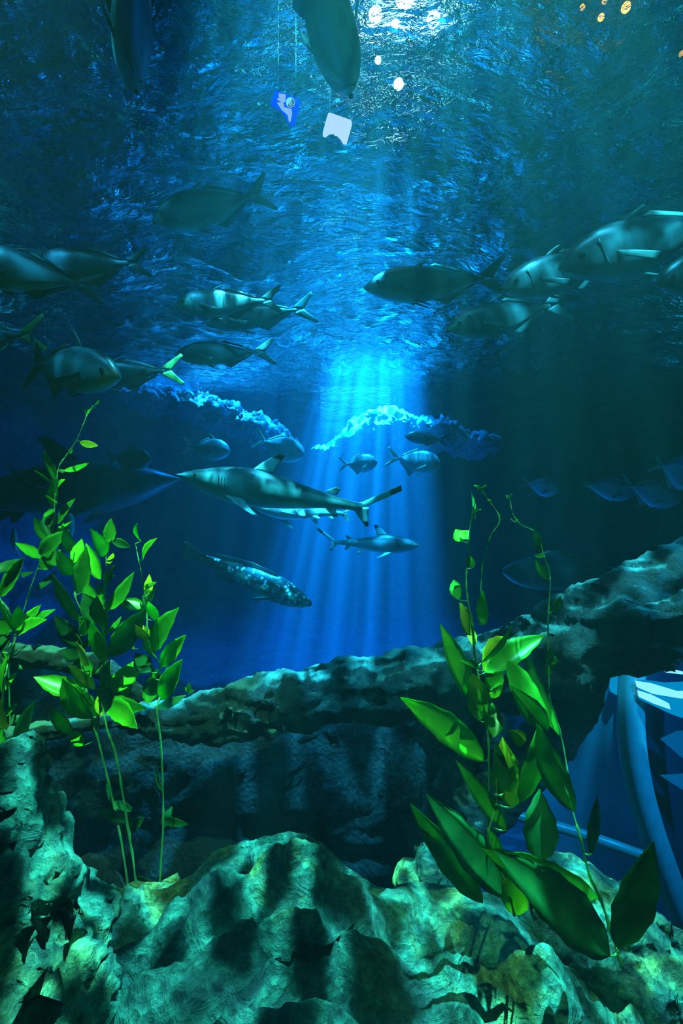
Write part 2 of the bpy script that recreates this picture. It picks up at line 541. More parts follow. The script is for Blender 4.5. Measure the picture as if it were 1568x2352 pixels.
o = lumpy('boulder', [(P(985, 1985, 1.75), (0.06, 0.09, 0.06), 0), (P(960, 2030, 1.75), (0.09, 0.1, 0.07), 0), (P(1010, 2070, 1.72), (0.13, 0.1, 0.09), 0)],
          M['rock'], 0.01, 0.02, 11)
tag(o, 'small knobbly rock standing behind the crest of the wide boulder', 'rock')
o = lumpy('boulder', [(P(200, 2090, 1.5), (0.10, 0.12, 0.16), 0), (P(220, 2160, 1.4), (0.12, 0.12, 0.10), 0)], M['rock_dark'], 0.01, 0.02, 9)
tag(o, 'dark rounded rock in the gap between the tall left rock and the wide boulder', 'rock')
o = lumpy('boulder', [(P(1330, 2120, 1.45), (0.26, 0.16, 0.17), 0.35), (P(1480, 2230, 1.4), (0.22, 0.18, 0.14), 0.4)], M['rock'], 0.012, 0.03, 9, ridge=0.02)
tag(o, 'bright striped rock behind the large drooping leaves at lower right', 'rock')

# dark overhanging rock under the trunk
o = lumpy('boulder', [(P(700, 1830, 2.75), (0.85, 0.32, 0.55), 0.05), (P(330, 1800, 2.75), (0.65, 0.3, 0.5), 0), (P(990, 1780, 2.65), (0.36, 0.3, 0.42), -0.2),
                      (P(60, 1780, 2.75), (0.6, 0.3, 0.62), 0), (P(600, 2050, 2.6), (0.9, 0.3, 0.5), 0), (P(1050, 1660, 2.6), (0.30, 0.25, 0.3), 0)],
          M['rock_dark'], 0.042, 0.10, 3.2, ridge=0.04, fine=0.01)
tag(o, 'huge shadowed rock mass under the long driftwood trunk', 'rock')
o = lumpy('boulder', [(P(1050, 1735, 2.15), (0.14, 0.1, 0.09), 0.4), (P(1100, 1850, 2.1), (0.09, 0.1, 0.13), 0.5), (P(1000, 1690, 2.2), (0.10, 0.08, 0.05), 0.2)],
          m_rock('pink_crusted_rock', (0.03, 0.05, 0.05), (0.30, 0.32, 0.28), (0.75, 0.6, 0.5)), 0.012, 0.03, 10)
tag(o, 'pinkish crusted rock knob behind the long pointed leaf on the right', 'rock')

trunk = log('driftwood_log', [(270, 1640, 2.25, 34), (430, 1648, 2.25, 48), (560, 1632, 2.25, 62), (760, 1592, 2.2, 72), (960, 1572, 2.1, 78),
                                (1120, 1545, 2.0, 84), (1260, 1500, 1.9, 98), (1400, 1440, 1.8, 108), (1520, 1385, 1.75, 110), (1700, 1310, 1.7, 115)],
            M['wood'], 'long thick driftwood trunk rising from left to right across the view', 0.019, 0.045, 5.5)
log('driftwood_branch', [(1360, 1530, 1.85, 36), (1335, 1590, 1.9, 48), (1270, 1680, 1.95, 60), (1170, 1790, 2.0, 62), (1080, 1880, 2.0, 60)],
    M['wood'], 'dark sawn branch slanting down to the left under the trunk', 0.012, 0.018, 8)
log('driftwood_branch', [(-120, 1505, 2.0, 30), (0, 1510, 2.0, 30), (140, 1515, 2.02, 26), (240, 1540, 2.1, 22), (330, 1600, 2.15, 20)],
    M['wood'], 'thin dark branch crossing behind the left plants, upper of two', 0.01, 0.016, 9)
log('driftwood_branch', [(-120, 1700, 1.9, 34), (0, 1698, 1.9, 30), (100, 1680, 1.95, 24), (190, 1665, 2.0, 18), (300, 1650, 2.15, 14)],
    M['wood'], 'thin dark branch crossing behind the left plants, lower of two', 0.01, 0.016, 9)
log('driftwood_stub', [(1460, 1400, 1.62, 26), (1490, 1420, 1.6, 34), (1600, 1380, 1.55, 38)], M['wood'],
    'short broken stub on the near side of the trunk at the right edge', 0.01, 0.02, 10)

# reef ledges far away, lit from above by the far lamp and an added spot
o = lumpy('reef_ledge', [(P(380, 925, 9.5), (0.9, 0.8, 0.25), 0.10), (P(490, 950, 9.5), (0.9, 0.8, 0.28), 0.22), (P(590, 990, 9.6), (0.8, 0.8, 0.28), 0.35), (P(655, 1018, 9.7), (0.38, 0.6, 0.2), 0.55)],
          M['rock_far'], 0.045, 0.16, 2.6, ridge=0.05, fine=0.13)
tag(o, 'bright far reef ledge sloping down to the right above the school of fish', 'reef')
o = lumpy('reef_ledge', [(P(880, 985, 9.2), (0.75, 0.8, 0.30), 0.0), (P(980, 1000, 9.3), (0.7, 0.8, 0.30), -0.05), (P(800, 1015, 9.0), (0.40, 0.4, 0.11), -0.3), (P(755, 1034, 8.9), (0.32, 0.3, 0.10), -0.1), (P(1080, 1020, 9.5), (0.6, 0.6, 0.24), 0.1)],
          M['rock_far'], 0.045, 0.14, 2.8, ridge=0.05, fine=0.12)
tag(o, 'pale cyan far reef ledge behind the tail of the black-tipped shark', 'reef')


# ------------------------------------------------------------------ fish
PROF = {
    # t: 0 snout .. 1 tail base ; (top, bottom, half width) relative to max half height / width
    'jack': dict(top=[(0, .10), (.05, .42), (.12, .70), (.25, .95), (.38, 1), (.55, .85), (.75, .48), (.9, .17), (1, .12)],
                 bot=[(0, .10), (.05, .36), (.15, .70), (.3, .95), (.45, 1), (.6, .85), (.78, .45), (.9, .16), (1, .12)],
                 wid=[(0, .12), (.06, .5), (.2, .95), (.4, 1), (.65, .7), (.85, .28), (1, .12)]),
    'pompano': dict(top=[(0, .12), (.03, .36), (.1, .68), (.25, .97), (.45, 1), (.65, .75), (.82, .35), (.93, .14), (1, .10)],
                    bot=[(0, .12), (.04, .34), (.12, .66), (.3, .97), (.5, 1), (.68, .72), (.84, .32), (.93, .14), (1, .10)],
                    wid=[(0, .25), (.06, .65), (.2, 1), (.45, 1), (.7, .6), (.88, .22), (1, .10)]),
    'shark': dict(top=[(0, .04), (.04, .22), (.12, .52), (.25, .88), (.38, 1), (.55, .85), (.75, .50), (.9, .30), (1, .26)],
                  bot=[(0, .04), (.03, .12), (.07, .40), (.15, .70), (.28, 1), (.42, 1), (.6, .75), (.8, .38), (.92, .24), (1, .22)],
                  wid=[(0, .08), (.04, .40), (.12, .75), (.28, 1), (.45, .9), (.7, .5), (.9, .22), (1, .14)]),
    'grouper': dict(top=[(0, .18), (.05, .42), (.15, .72), (.3, 1), (.5, .95), (.7, .7), (.88, .38), (1, .30)],
                    bot=[(0, .18), (.05, .5), (.15, .82), (.32, 1), (.55, .9), (.75, .6), (.9, .36), (1, .30)],
                    wid=[(0, .2), (.08, .65), (.22, 1), (.45, .95), (.7, .6), (.9, .25), (1, .16)]),
}


def smooth_tab(tab, n=41):
    v = [interp(i / (n - 1), tab) for i in range(n)]
    for _ in range(3):
        v = [v[0]] + [(v[i - 1] + 2 * v[i] + v[i + 1]) / 4 for i in range(1, n - 1)] + [v[-1]]
    return v


def fish_body(L, hh, hw, kind, bend, mat, parent):
    n, seg = 41, 24
    pr = PROF[kind]
    T, B, W = (smooth_tab(pr[k], n) for k in ('top', 'bot', 'wid'))
    vs, fs, g = [], [], []
    for i in range(n):
        t = i / (n - 1)
        x = L / 2 - L * t
        yb = bend * L * max(0, t - .3) ** 2
        for k in range(seg):
            a = 2 * math.pi * k / seg
            c, s = math.cos(a), math.sin(a)
            z = (T[i] if s > 0 else B[i]) * hh * (abs(s) ** 0.9) * (1 if s > 0 else -1)
            vs.append((x, yb + W[i] * hw * (abs(c) ** 0.95) * (1 if c > 0 else -1), z))
            g.append(0.5 + 0.5 * s)
    for i in range(n - 1):
        for k in range(seg):
            a, b = i * seg + k, i * seg + (k + 1) % seg
            fs.append((a, a + seg, b + seg, b))
    vs.append((L / 2 + 0.012 * L, 0, 0)); g.append(0.5)
    vs.append((-L / 2 - 0.01 * L, bend * L * .49, 0)); g.append(0.5)
    for k in range(seg):
        fs.append((len(vs) - 2, k, (k + 1) % seg))
        b = (n - 1) * seg
        fs.append((len(vs) - 1, b + (k + 1) % seg, b + k))
    o = mesh_obj('body', vs, fs, mat, parent)
    at = o.data.attributes.new('girth', 'FLOAT', 'POINT')
    at.data.foreach_set('value', g)
    return o


def fin(name, root, tip, mat, parent, th=0.004, sweep=(0, 0, 0), nu=7, nv=9):
    """root, tip: polylines of equal role; blade swept between them with tapering thickness"""
    def at(pl, u):
        f = u * (len(pl) - 1); i = min(int(f), len(pl) - 2); t = f - i
        return Vector(pl[i]).lerp(Vector(pl[i + 1]), t)
    r0, r1 = Vector(root[0]), Vector(root[-1])
    nrm = (r1 - r0).cross(at(tip, .5) - at(root, .5))
    nrm = nrm.normalized() if nrm.length > 1e-9 else Vector((0, 1, 0))
    vs, span = [], []
    for sgn in (1, -1):
        for j in range(nv):
            v = j / (nv - 1)
            for i in range(nu):
                u = i / (nu - 1)
                edge = math.sin(math.pi * (0.08 + 0.84 * u))
                p = at(root, u).lerp(at(tip, u), v) + Vector(sweep) * (v * v)
                vs.append(p + nrm * sgn * th * (1 - v * .85) * edge); span.append(v)
    fs = []
    N = nu * nv
    for j in range(nv - 1):
        for i in range(nu - 1):
            a = j * nu + i
            fs.append((a, a + 1, a + nu + 1, a + nu)); fs.append((a + N, a + nu + N, a + nu + 1 + N, a + 1 + N))
    rim = [i for i in range(nu)] + [j * nu + nu - 1 for j in range(1, nv)] + [(nv - 1) * nu + i for i in range(nu - 2, -1, -1)] + [j * nu for j in range(nv - 2, 0, -1)]
    for a, b in zip(rim, rim[1:] + rim[:1]):
        fs.append((a, a + N, b + N, b))
    o = mesh_obj(name, vs, fs, mat, parent)
    at_ = o.data.attributes.new('span', 'FLOAT', 'POINT'); at_.data.foreach_set('value', span)
    return o


def ball(name, c, r, mat, parent, seg=12, squash=(1, 1, 1)):
    import bmesh
    bm = bmesh.new()
    bmesh.ops.create_uvsphere(bm, u_segments=seg, v_segments=max(6, seg // 2), radius=r, matrix=Matrix.Translation(c) @ Matrix.Diagonal((*squash, 1)))
    me = bpy.data.meshes.new(name); bm.to_mesh(me); bm.free()
    me.polygons.foreach_set('use_smooth', [True] * len(me.polygons))
    me.materials.append(mat)
    return link(bpy.data.objects.new(name, me), parent)


def orient(e, head, tail, roll=0.0):
    f = (head - tail).normalized()
    up = Vector((0, 0, 1))
    if abs(f.z) > .97: up = Vector((0, -1, 0))
    y = up.cross(f).normalized(); z = f.cross(y)
    m = Matrix((f, y, z)).transposed() @ Matrix.Rotation(roll, 3, 'X')
    e.matrix_world = Matrix.Translation((head + tail) / 2) @ m.to_4x4()


def fish(name, label, cat, head, tail, hpx, kind='jack', skin_m='jack', finm='fin', tailm=None, bend=0.0, roll=0.0, wid=0.5, group=None, tail_scale=1.0, small=False):
    """head, tail: (px, py, D) of snout and tail base; hpx: body depth in picture pixels"""
    H, T = P(*head), P(*tail)
    L = (H - T).length
    D = (head[2] + tail[2]) / 2
    hh = hpx / 2 * D / F
    e = empty(name, (0, 0, 0), label, cat, group)
    fish_body(L, hh, hh * wid, kind, bend, M[skin_m], e)
    ty = bend * L * .49
    FM = M[finm]; TM = M[tailm or finm]
    x0 = -L / 2
    th = 0.004 * L + 0.001
    sh = kind == 'shark'
    if sh:
        q = L
        # uneven tail: long upper lobe, short lower lobe
        fin('tail_fin', [(x0 + .03 * q, ty, .012 * q), (x0 - .01 * q, ty, .0)], [(x0 - .205 * q, ty * 1.5, .17 * q), (x0 - .215 * q, ty * 1.5, .135 * q)], TM, e, th, (-.0 * q, 0, .0))
        fin('tail_fin', [(x0 + .05 * q, ty, -.008 * q), (x0 - .04 * q, ty, .01 * q)], [(x0 - .035 * q, ty * 1.2, -.10 * q), (x0 - .05 * q, ty * 1.2, -.095 * q)], TM, e, th, (-.01 * q, 0, 0))
        z1 = hh * .93
        fin('dorsal_fin', [(.12 * q, 0, z1), (.0 * q, 0, z1)], [(.025 * q, 0, z1 + .115 * q), (-.01 * q, 0, z1 + .105 * q)], TM, e, th, (-.03 * q, 0, 0))
        fin('second_dorsal_fin', [(-.28 * q, ty * .3, hh * .5), (-.35 * q, ty * .4, hh * .40)], [(-.33 * q, ty * .3, hh * .5 + .035 * q), (-.36 * q, ty * .4, hh * .5 + .03 * q)], FM, e, th, (-.01 * q, 0, 0))
        for s in (1, -1):
            fin('pectoral_fin', [(.24 * q, s * hh * .6, -hh * .55), (.13 * q, s * hh * .6, -hh * .6)], [(.10 * q, s * (hh * .6 + .10 * q), -hh * .8 - .055 * q), (.075 * q, s * (hh * .6 + .09 * q), -hh * .8 - .055 * q)], FM, e, th, (-.04 * q, 0, 0))
            fin('pelvic_fin', [(-.13 * q, s * hh * .3, -hh * .72), (-.19 * q, s * hh * .3, -hh * .6)], [(-.18 * q, s * hh * .6, -hh * .75 - .035 * q), (-.2 * q, s * hh * .6, -hh * .75 - .03 * q)], TM, e, th, (-.01 * q, 0, 0))
            ball('eye', Vector((.40 * q, s * hh * wid * .60, hh * .12)), .008 * q, M['eye'], e)
            for k in range(4):
                fin('gill_slit', [(.275 * q - .016 * k * q, s * hh * wid * .93, hh * .28), (.270 * q - .016 * k * q, s * hh * wid * .93, hh * .28)],
                    [(.268 * q - .016 * k * q, s * hh * wid * .95, -hh * .3), (.263 * q - .016 * k * q, s * hh * wid * .95, -hh * .3)], M['mouth'], e, .003 * q, nu=3, nv=5)
        fin('anal_fin', [(-.30 * q, ty * .3, -hh * .38), (-.36 * q, ty * .4, -hh * .3)], [(-.345 * q, ty * .3, -hh * .4 - .035 * q), (-.37 * q, ty * .4, -hh * .4 - .03 * q)], TM, e, th, (-.01 * q, 0, 0))
        fin('mouth', [(.385 * q, -hh * .28, -hh * .30), (.40 * q, 0, -hh * .25), (.385 * q, hh * .28, -hh * .30)],
            [(.375 * q, -hh * .30, -hh * .36), (.39 * q, 0, -hh * .32), (.375 * q, hh * .30, -hh * .36)], M['mouth'], e, .003 * q, nu=7, nv=3)
    else:
        q = L * tail_scale
        if kind == 'grouper':
            fin('tail_fin', [(x0 + .02 * L, ty, hh * .28), (x0 + .02 * L, ty, -hh * .28)], [(x0 - .17 * q, ty * 1.4, hh * .75), (x0 - .19 * q, ty * 1.4, 0), (x0 - .17 * q, ty * 1.4, -hh * .75)], TM, e, th)
            fin('dorsal_fin', [(.2 * L, 0, hh * .92), (-.0 * L, 0, hh * .97), (-.32 * L, ty * .3, hh * .5)], [(.16 * L, 0, hh * 1.2), (-.05 * L, 0, hh * 1.25), (-.38 * L, ty * .4, hh * .8)], FM, e, th, nu=11)
            fin('anal_fin', [(-.15 * L, 0, -hh * .85), (-.32 * L, ty * .3, -hh * .5)], [(-.24 * L, 0, -hh * 1.15), (-.37 * L, ty * .4, -hh * .85)], FM, e, th)
        else:
            lob = .20 if kind == 'jack' else .24
            sp = .17 if kind == 'jack' else .22
            for s in (1, -1):
                fin('tail_fin', [(x0 + .045 * L, ty, s * .028 * L), (x0 - .085 * L, ty * 1.1, 0)], [(x0 - (lob - .03) * q, ty * 1.4, s * sp * q), (x0 - (lob - .01) * q, ty * 1.4, s * (sp - .03) * q)], TM, e, th, (-.035 * q, 0, s * .01 * q))
            hd = .05 if kind == 'jack' else .13
            fin('dorsal_fin', [(.08 * L, 0, hh * .96), (.02 * L, 0, hh * .96)], [(-.02 * L, 0, hh * .95 + hd * L), (-.03 * L, 0, hh * .93 + hd * L * .9)], FM, e, th, (-.05 * L, 0, 0))
            fin('second_dorsal_fin', [(-.04 * L, 0, hh * .93), (-.22 * L, ty * .2, hh * .62), (-.42 * L, ty * .6, hh * .16)], [(-.10 * L, 0, hh * 1.05), (-.26 * L, ty * .25, hh * .72), (-.44 * L, ty * .7, hh * .24)], FM, e, th, nu=11, nv=4)
            fin('anal_fin', [(-.06 * L, 0, -hh * .93), (-.22 * L, ty * .2, -hh * .62), (-.42 * L, ty * .6, -hh * .16)], [(-.15 * L, 0, -hh * 1.0 - hd * .7 * L), (-.28 * L, ty * .25, -hh * .75), (-.44 * L, ty * .7, -hh * .24)], FM, e, th, nu=11, nv=4)
            for s in (1, -1):
                fin('pelvic_fin', [(.14 * L, s * hh * .15, -hh * .92), (.08 * L, s * hh * .15, -hh * .95)], [(.02 * L, s * hh * .2, -hh * 1.0 - .04 * L), (.01 * L, s * hh * .2, -hh * 1.0 - .035 * L)], FM, e, th, (-.02 * L, 0, 0))
        for s in (1, -1):
            xw = .24 * L
            fin('pectoral_fin', [(xw, s * hh * wid * .93, -hh * .08), (xw - .01 * L, s * hh * wid * .95, -hh * .32)], [(xw - .17 * L, s * (hh * wid + .04 * L), -hh * .50), (xw - .14 * L, s * (hh * wid + .035 * L), -hh * .72)], FM, e, th, (-.02 * L, 0, -.02 * L))
            ball('eye', Vector((.41 * L, s * hh * wid * .70, hh * .12)), .016 * L if kind != 'grouper' else .013 * L, M['eye'], e)
            if not small:
                fin('gill_cover', [(.315 * L, s * hh * wid * .90, hh * .45), (.305 * L, s * hh * wid * .90, hh * .45)], [(.30 * L, s * hh * wid * .93, -hh * .5), (.288 * L, s * hh * wid * .93, -hh * .5)], M['dark_fish'], e, .004 * L, (0, 0, 0), 3, 6)
        if not small:
            fin('mouth', [(.475 * L, -hh * wid * .30, -hh * .14), (.495 * L, 0, -hh * .12), (.475 * L, hh * wid * .30, -hh * .14)],
                [(.47 * L, -hh * wid * .33, -hh * .18), (.492 * L, 0, -hh * .16), (.47 * L, hh * wid * .33, -hh * .18)], M['mouth'], e, .003 * L, nu=7, nv=3)
    orient(e, H, T, roll)
    return e


# --- sharks
fish('blacktip_shark', 'large shark with black-tipped fins swimming left in the middle of the tank', 'shark', (408, 1090, 3.0), (832, 1166, 3.1), 88, 'shark', 'shark', 'fin', 'fin_blacktip', bend=-0.10, wid=0.85)
fish('reef_shark', 'smaller shark swimming right below the tail of the large one', 'shark', (968, 1252, 4.6), (768, 1246, 4.9), 44, 'shark', 'shark', 'fin', 'fin_blacktip', wid=0.85)
fish('reef_shark', 'pale-bellied shark half hidden under the large black-tipped shark', 'shark', (580, 1165, 3.7), (790, 1180, 3.9), 46, 'shark', 'pale', 'fin_pale', wid=0.9, roll=0.5)
fish('grouper', 'dappled spotted fish slanting down to the right below the sharks', 'fish', (714, 1388, 3.9), (462, 1280, 4.1), 66, 'grouper', 'spotted', 'fin', roll=0.3, wid=0.7)
fish('whale_shark', 'huge dim shark shape fading into the blue behind the left plants', 'shark', (412, 1100, 5.9), (-190, 1150, 5.5), 128, 'shark', 'dark_fish', 'fin_dark', wid=0.9)

# --- fish near the surface, left
fish('jack_fish', 'brownish fish near the surface with its fork tail up to the right', 'fish', (352, 508, 3.0), (578, 450, 3.2), 84, 'jack', 'jack', 'fin', group=None, roll=-0.2)
fish('jack_fish', 'dark-backed fish facing left just under the surface at upper left', 'fish', (70, 620, 2.7), (296, 604, 2.8), 88, 'jack', 'dark_fish', 'fin_dark')
fish('jack_fish', 'fish with glinting back running out of the left edge, tail drooping', 'fish', (-110, 590, 2.1), (182, 652, 2.3), 110, 'jack', 'jack', 'fin_dark', roll=0.2)
fish('pompano', 'big-headed silver pompano facing right with spread dark tail at left', 'fish', (272, 866, 2.0), (70, 828, 2.3), 104, 'pompano', 'jack', 'fin_dark', wid=0.55, bend=0.15)
fish('jack_fish', 'dim fish behind the big-headed pompano showing a pale crescent tail', 'fish', (170, 868, 2.9), (376, 852, 2.9), 66, 'jack', 'dark_fish', 'fin', 'fin_yellow')
fish('jack_fish', 'fish with yellow-green upright tail at the left edge', 'fish', (-150, 790, 2.6), (52, 768, 2.6), 80, 'jack', 'dark_fish', 'fin', 'fin_yellow', tail_scale=1.2)
fish('jack_fish', 'fish with thin bright line on its back, tail raised, left of the light shaft', 'fish', (402, 702, 3.0), (606, 690, 3.1), 66, 'jack', 'jack', 'fin_dark')
fish('jack_fish', 'dim fish just below and right of the raised-tail fish', 'fish', (470, 742, 3.4), (680, 712, 3.5), 60, 'jack', 'dark_fish', 'fin')
fish('jack_fish', 'slim fish facing left under the glinting pair, left of the light shaft', 'fish', (402, 815, 3.1), (592, 808, 3.2), 56, 'jack', 'jack', 'fin')
# --- right
fish('jack_fish', 'silvery fish facing left whose nose leads the big pair at upper right', 'fish', (1153, 666, 2.5), (1405, 588, 2.7), 92, 'jack', 'jack', 'fin')
fish('jack_fish', 'largest silvery fish running out of the right edge near the surface', 'fish', (1285, 618, 2.35), (1650, 505, 2.6), 126, 'jack', 'jack', 'fin_pale')
fish('jack_fish', 'silver fish alone against the dark water below the big pair', 'fish', (1026, 758, 2.9), (1262, 702, 3.1), 78, 'jack', 'jack', 'fin')
fish('jack_fish', 'faint greenish fish right of the light shaft just under the surface', 'fish', (838, 662, 3.3), (1110, 640, 3.5), 84, 'jack', 'jack', 'fin')
fish('jack_fish', 'fish head entering from the right edge below the big pair', 'fish', (1510, 655, 2.3), (1750, 590, 2.4), 100, 'jack', 'jack', 'fin')
fish('grouper', 'long blunt-nosed dim fish gliding left above the driftwood trunk', 'fish', (1157, 1312, 3.9), (1425, 1318, 4.2), 82, 'grouper', 'jack', 'fin', wid=0.7)
# --- far school
fish('snapper', 'pale oval fish facing right, nearest left of the large shark dorsal fin', 'fish', (528, 1037, 4.8), (440, 1026, 4.9), 50, 'pompano', 'pale', 'fin_pale', small=True)
fish('snapper', 'faint oval fish facing right above the huge dim shark', 'fish', (346, 1056, 4.8), (262, 1054, 5.0), 50, 'pompano', 'dark_fish', 'fin_dark', small=True)
fish('snapper', 'pale fish with bright brow right above the large shark dorsal fin', 'fish', (697, 1046, 4.6), (606, 1014, 4.8), 58, 'pompano', 'pale', 'fin_pale', small=True)
fish('snapper', 'pale fish facing right with a bright forked tail, above the shark tail', 'fish', (866, 1062, 4.8), (796, 1066, 4.9), 42, 'pompano', 'pale', 'fin_pale', small=True)
fish('snapper', 'pale oval fish facing right beyond the shark tail tip', 'fish', (1012, 1070, 4.8), (912, 1052, 5.0), 56, 'pompano', 'pale', 'fin_pale', small=True)
fish('snapper', 'dusky fish with dark crescent tail against the pale right reef ledge', 'fish', (930, 1002, 5.2), (1010, 1010, 5.2), 30, 'jack', 'dark_fish', 'fin_dark', small=True)
fish('snapper', 'dark fish facing right behind the tall left plant stem', 'fish', (128, 1100, 4.0), (42, 1094, 4.1), 46, 'pompano', 'dark_fish', 'fin_dark', small=True)
fish('snapper', 'small dim fish alone in the dark water right of the shark tail', 'fish', (1284, 1126, 5.0), (1212, 1110, 5.2), 44, 'pompano', 'pale', 'fin', small=True)
fish('snapper', 'dim oval fish left of the streaky-faced fish at far right', 'fish', (1462, 1132, 4.2), (1346, 1114, 4.4), 54, 'pompano', 'pale', 'fin', small=True)
fish('snapper', 'streaky-faced fish facing right near the right edge', 'fish', (1562, 1152, 3.8), (1448, 1116, 4.0), 62, 'pompano', 'pale', 'fin_pale', small=True)
fish('snapper', 'bright pale fish cut off by the right edge above the streaky-faced fish', 'fish', (1630, 1100, 3.2), (1520, 1070, 3.4), 84, 'pompano', 'pale', 'fin_pale', small=True)
fish('snapper', 'pale blue fish standing upright behind the left plant', 'fish', (162, 1180, 3.2), (138, 1280, 3.3), 46, 'pompano', 'pale', 'fin_pale', small=True)
fish('snapper', 'thin curved pale fish seen end on at the left edge', 'fish', (34, 1215, 3.2), (28, 1282, 3.3), 26, 'jack', 'pale', 'fin_pale', small=True, bend=0.5)
# --- overhead, seen from below
fish('jack_fish', 'big dark fish overhead pointing down the picture, upper left', 'fish', (296, 208, 2.35), (318, -230, 1.6), 92, 'jack', 'jack', 'fin_dark', wid=1.0, roll=1.2)
fish('jack_fish', 'big pale-bellied fish overhead beside the bright lamps', 'fish', (796, 215, 2.3), (700, -210, 1.55), 120, 'jack', 'jack', 'fin_pale', wid=1.0, roll=1.3)


# ------------------------------------------------------------------ plants
def leaf(base, tip, width, mat, parent, bow=0.08, cup=0.25, tilt=0.0, label=None):
    """lanceolate blade with a folded midrib and slight thickness"""
    ax = tip - base; L = ax.length; ax.normalize()
    view = Vector((0, -1, 0)) + Vector((random.uniform(-.5, .5), 0, random.uniform(.0, .9)))
    side = ax.cross(view)
    side = side.normalized() if side.length > .05 else Vector((1, 0, 0))
    side = Matrix.Rotation(tilt, 3, ax) @ side
    nrm = side.cross(ax).normalized()
    n = 15
    vs, fs = [], []
    th = 0.0006
    ph = random.random() * 6
    for sgn in (1, -1):
        for i in range(n):
            t = i / (n - 1)
            w = width / 2 * (t ** 0.8 * (1 - t) ** 1.1 / 0.273 if 0 < t < 1 else 0.0) + 0.0008
            c = base + ax * (L * t) + nrm * (bow * L * math.sin(math.pi * t)) + side * (bow * .6 * L * math.sin(math.pi * t) * math.sin(ph))
            for k in (-1, -.5, 0, .5, 1):
                ww = w * k * (1 + 0.06 * math.sin(t * 26 + k * 3 + ph))
                vs.append(c + side * ww + nrm * (cup * w * (abs(k) ** 1.3) + sgn * th * (1.6 if k == 0 else .6)))
    N = n * 5
    for i in range(n - 1):
        for k in range(4):
            a = i * 5 + k
            fs.append((a, a + 1, a + 6, a + 5)); fs.append((a + N, a + 5 + N, a + 6 + N, a + 1 + N))
        for a in (i * 5, i * 5 + 4):
            fs.append((a, a + 5, a + 5 + N, a + N))
    o = mesh_obj('leaf', vs, fs, mat, parent)
    if label: o['label'] = label
    return o


def stem(pts, radii, parent, name='stem', mat=None):
    import bmesh
    bm = bmesh.new()
    tube_bm(bm, pts, radii, 7)
    me = bpy.data.meshes.new(name); bm.to_mesh(me); bm.free()
    # small nodes along the stem
    for v in me.vertices:
        v.co += v.normal * noise.noise(v.co * 60) * radii[0] * 0.8
    me.polygons.foreach_set('use_smooth', [True] * len(me.polygons))
    me.materials.append(mat or M['stem'])
    return link(bpy.data.objects.new(name, me), parent)


LM = {'b': 'leaf_bright', 'm': 'leaf_mid', 'd': 'leaf_dark', 'y': 'leaf_yellow'}


def plant(label, D, conv, stems, leaves, s, name='water_plant', rad=0.0035, dj=0.12, extra=0, low=0):
    base = conv(*stems[0][0])
    e = empty(name, (0, 0, 0), label, 'plant')
    allp = []
    for st in stems:
        pts = [P(*conv(*p), D + 0.02 * math.sin(i * 1.7)) for i, p in enumerate(st)]
        k = len(pts)
        stem(pts, [rad * (1 - .6 * i / (k - 1)) for i in range(k)], e)
        for a, b in zip(st, st[1:]):
            for q in range(9):
                allp.append((a[0] + (b[0] - a[0]) * q / 8, a[1] + (b[1] - a[1]) * q / 8))
    rr = random.Random(len(leaves) * 7 + len(label))
    leaves = list(leaves)
    ys = [q[1] for q in stems[0]]
    lo_y = max(l[1] for l in leaves)
    top_y = min(ys)
    for k in range(extra + low):
        cand = [p for p in allp if (top_y + 250 < p[1] < lo_y if k < extra else p[1] > lo_y - 50)]
        if not cand: continue
        bx, by = rr.choice(cand)
        t_ = (by - top_y) / max(1, lo_y - top_y)
        ln = rr.uniform(110, 190) * (0.65 + 0.6 * min(1, t_))
        an = rr.uniform(-1.15, 1.15)
        c_ = rr.choice('dmmbb') if k < extra else 'd'
        if k >= extra: an += math.pi * rr.choice((0, .8)); ln *= 0.9
        leaves.append((bx, by, bx + ln * math.sin(an), by - ln * math.cos(an), ln * rr.uniform(.26, .36), c_, D + rr.uniform(.03, .12)))
    for lf in leaves:
        bx, by, tx, ty, w, c = lf[:6]
        d2 = lf[6] if len(lf) > 6 else D
        B = P(*conv(bx, by), d2)
        T = P(*conv(tx, ty), d2 + random.uniform(-dj, dj))
        wid = w / s * d2 / F
        # a petiole from the nearest point of the stem when the blade starts away from it
        nx_, ny_ = min(allp, key=lambda p: (p[0] - bx) ** 2 + (p[1] - by) ** 2)
        dist = math.hypot(nx_ - bx, ny_ - by)
        lo = leaf(B, T + (T - B) * 0.10, wid * 1.22, M[LM[c]], e, bow=random.uniform(-.08, .08), cup=random.uniform(.1, .35), tilt=random.uniform(-.25, .25))
        if 12 < dist < 130:
            A = P(*conv(nx_, ny_), D)
            stem([A, (A + B) / 2 + Vector((0, -.004, 0)), B], [rad * .55, rad * .45, rad * .4], lo, 'leaf_stalk')
    # origin at the root of the plant
    r = P(*base, D)
    for ch in e.children:
        ch.location = -r
    e.location = r
    return e


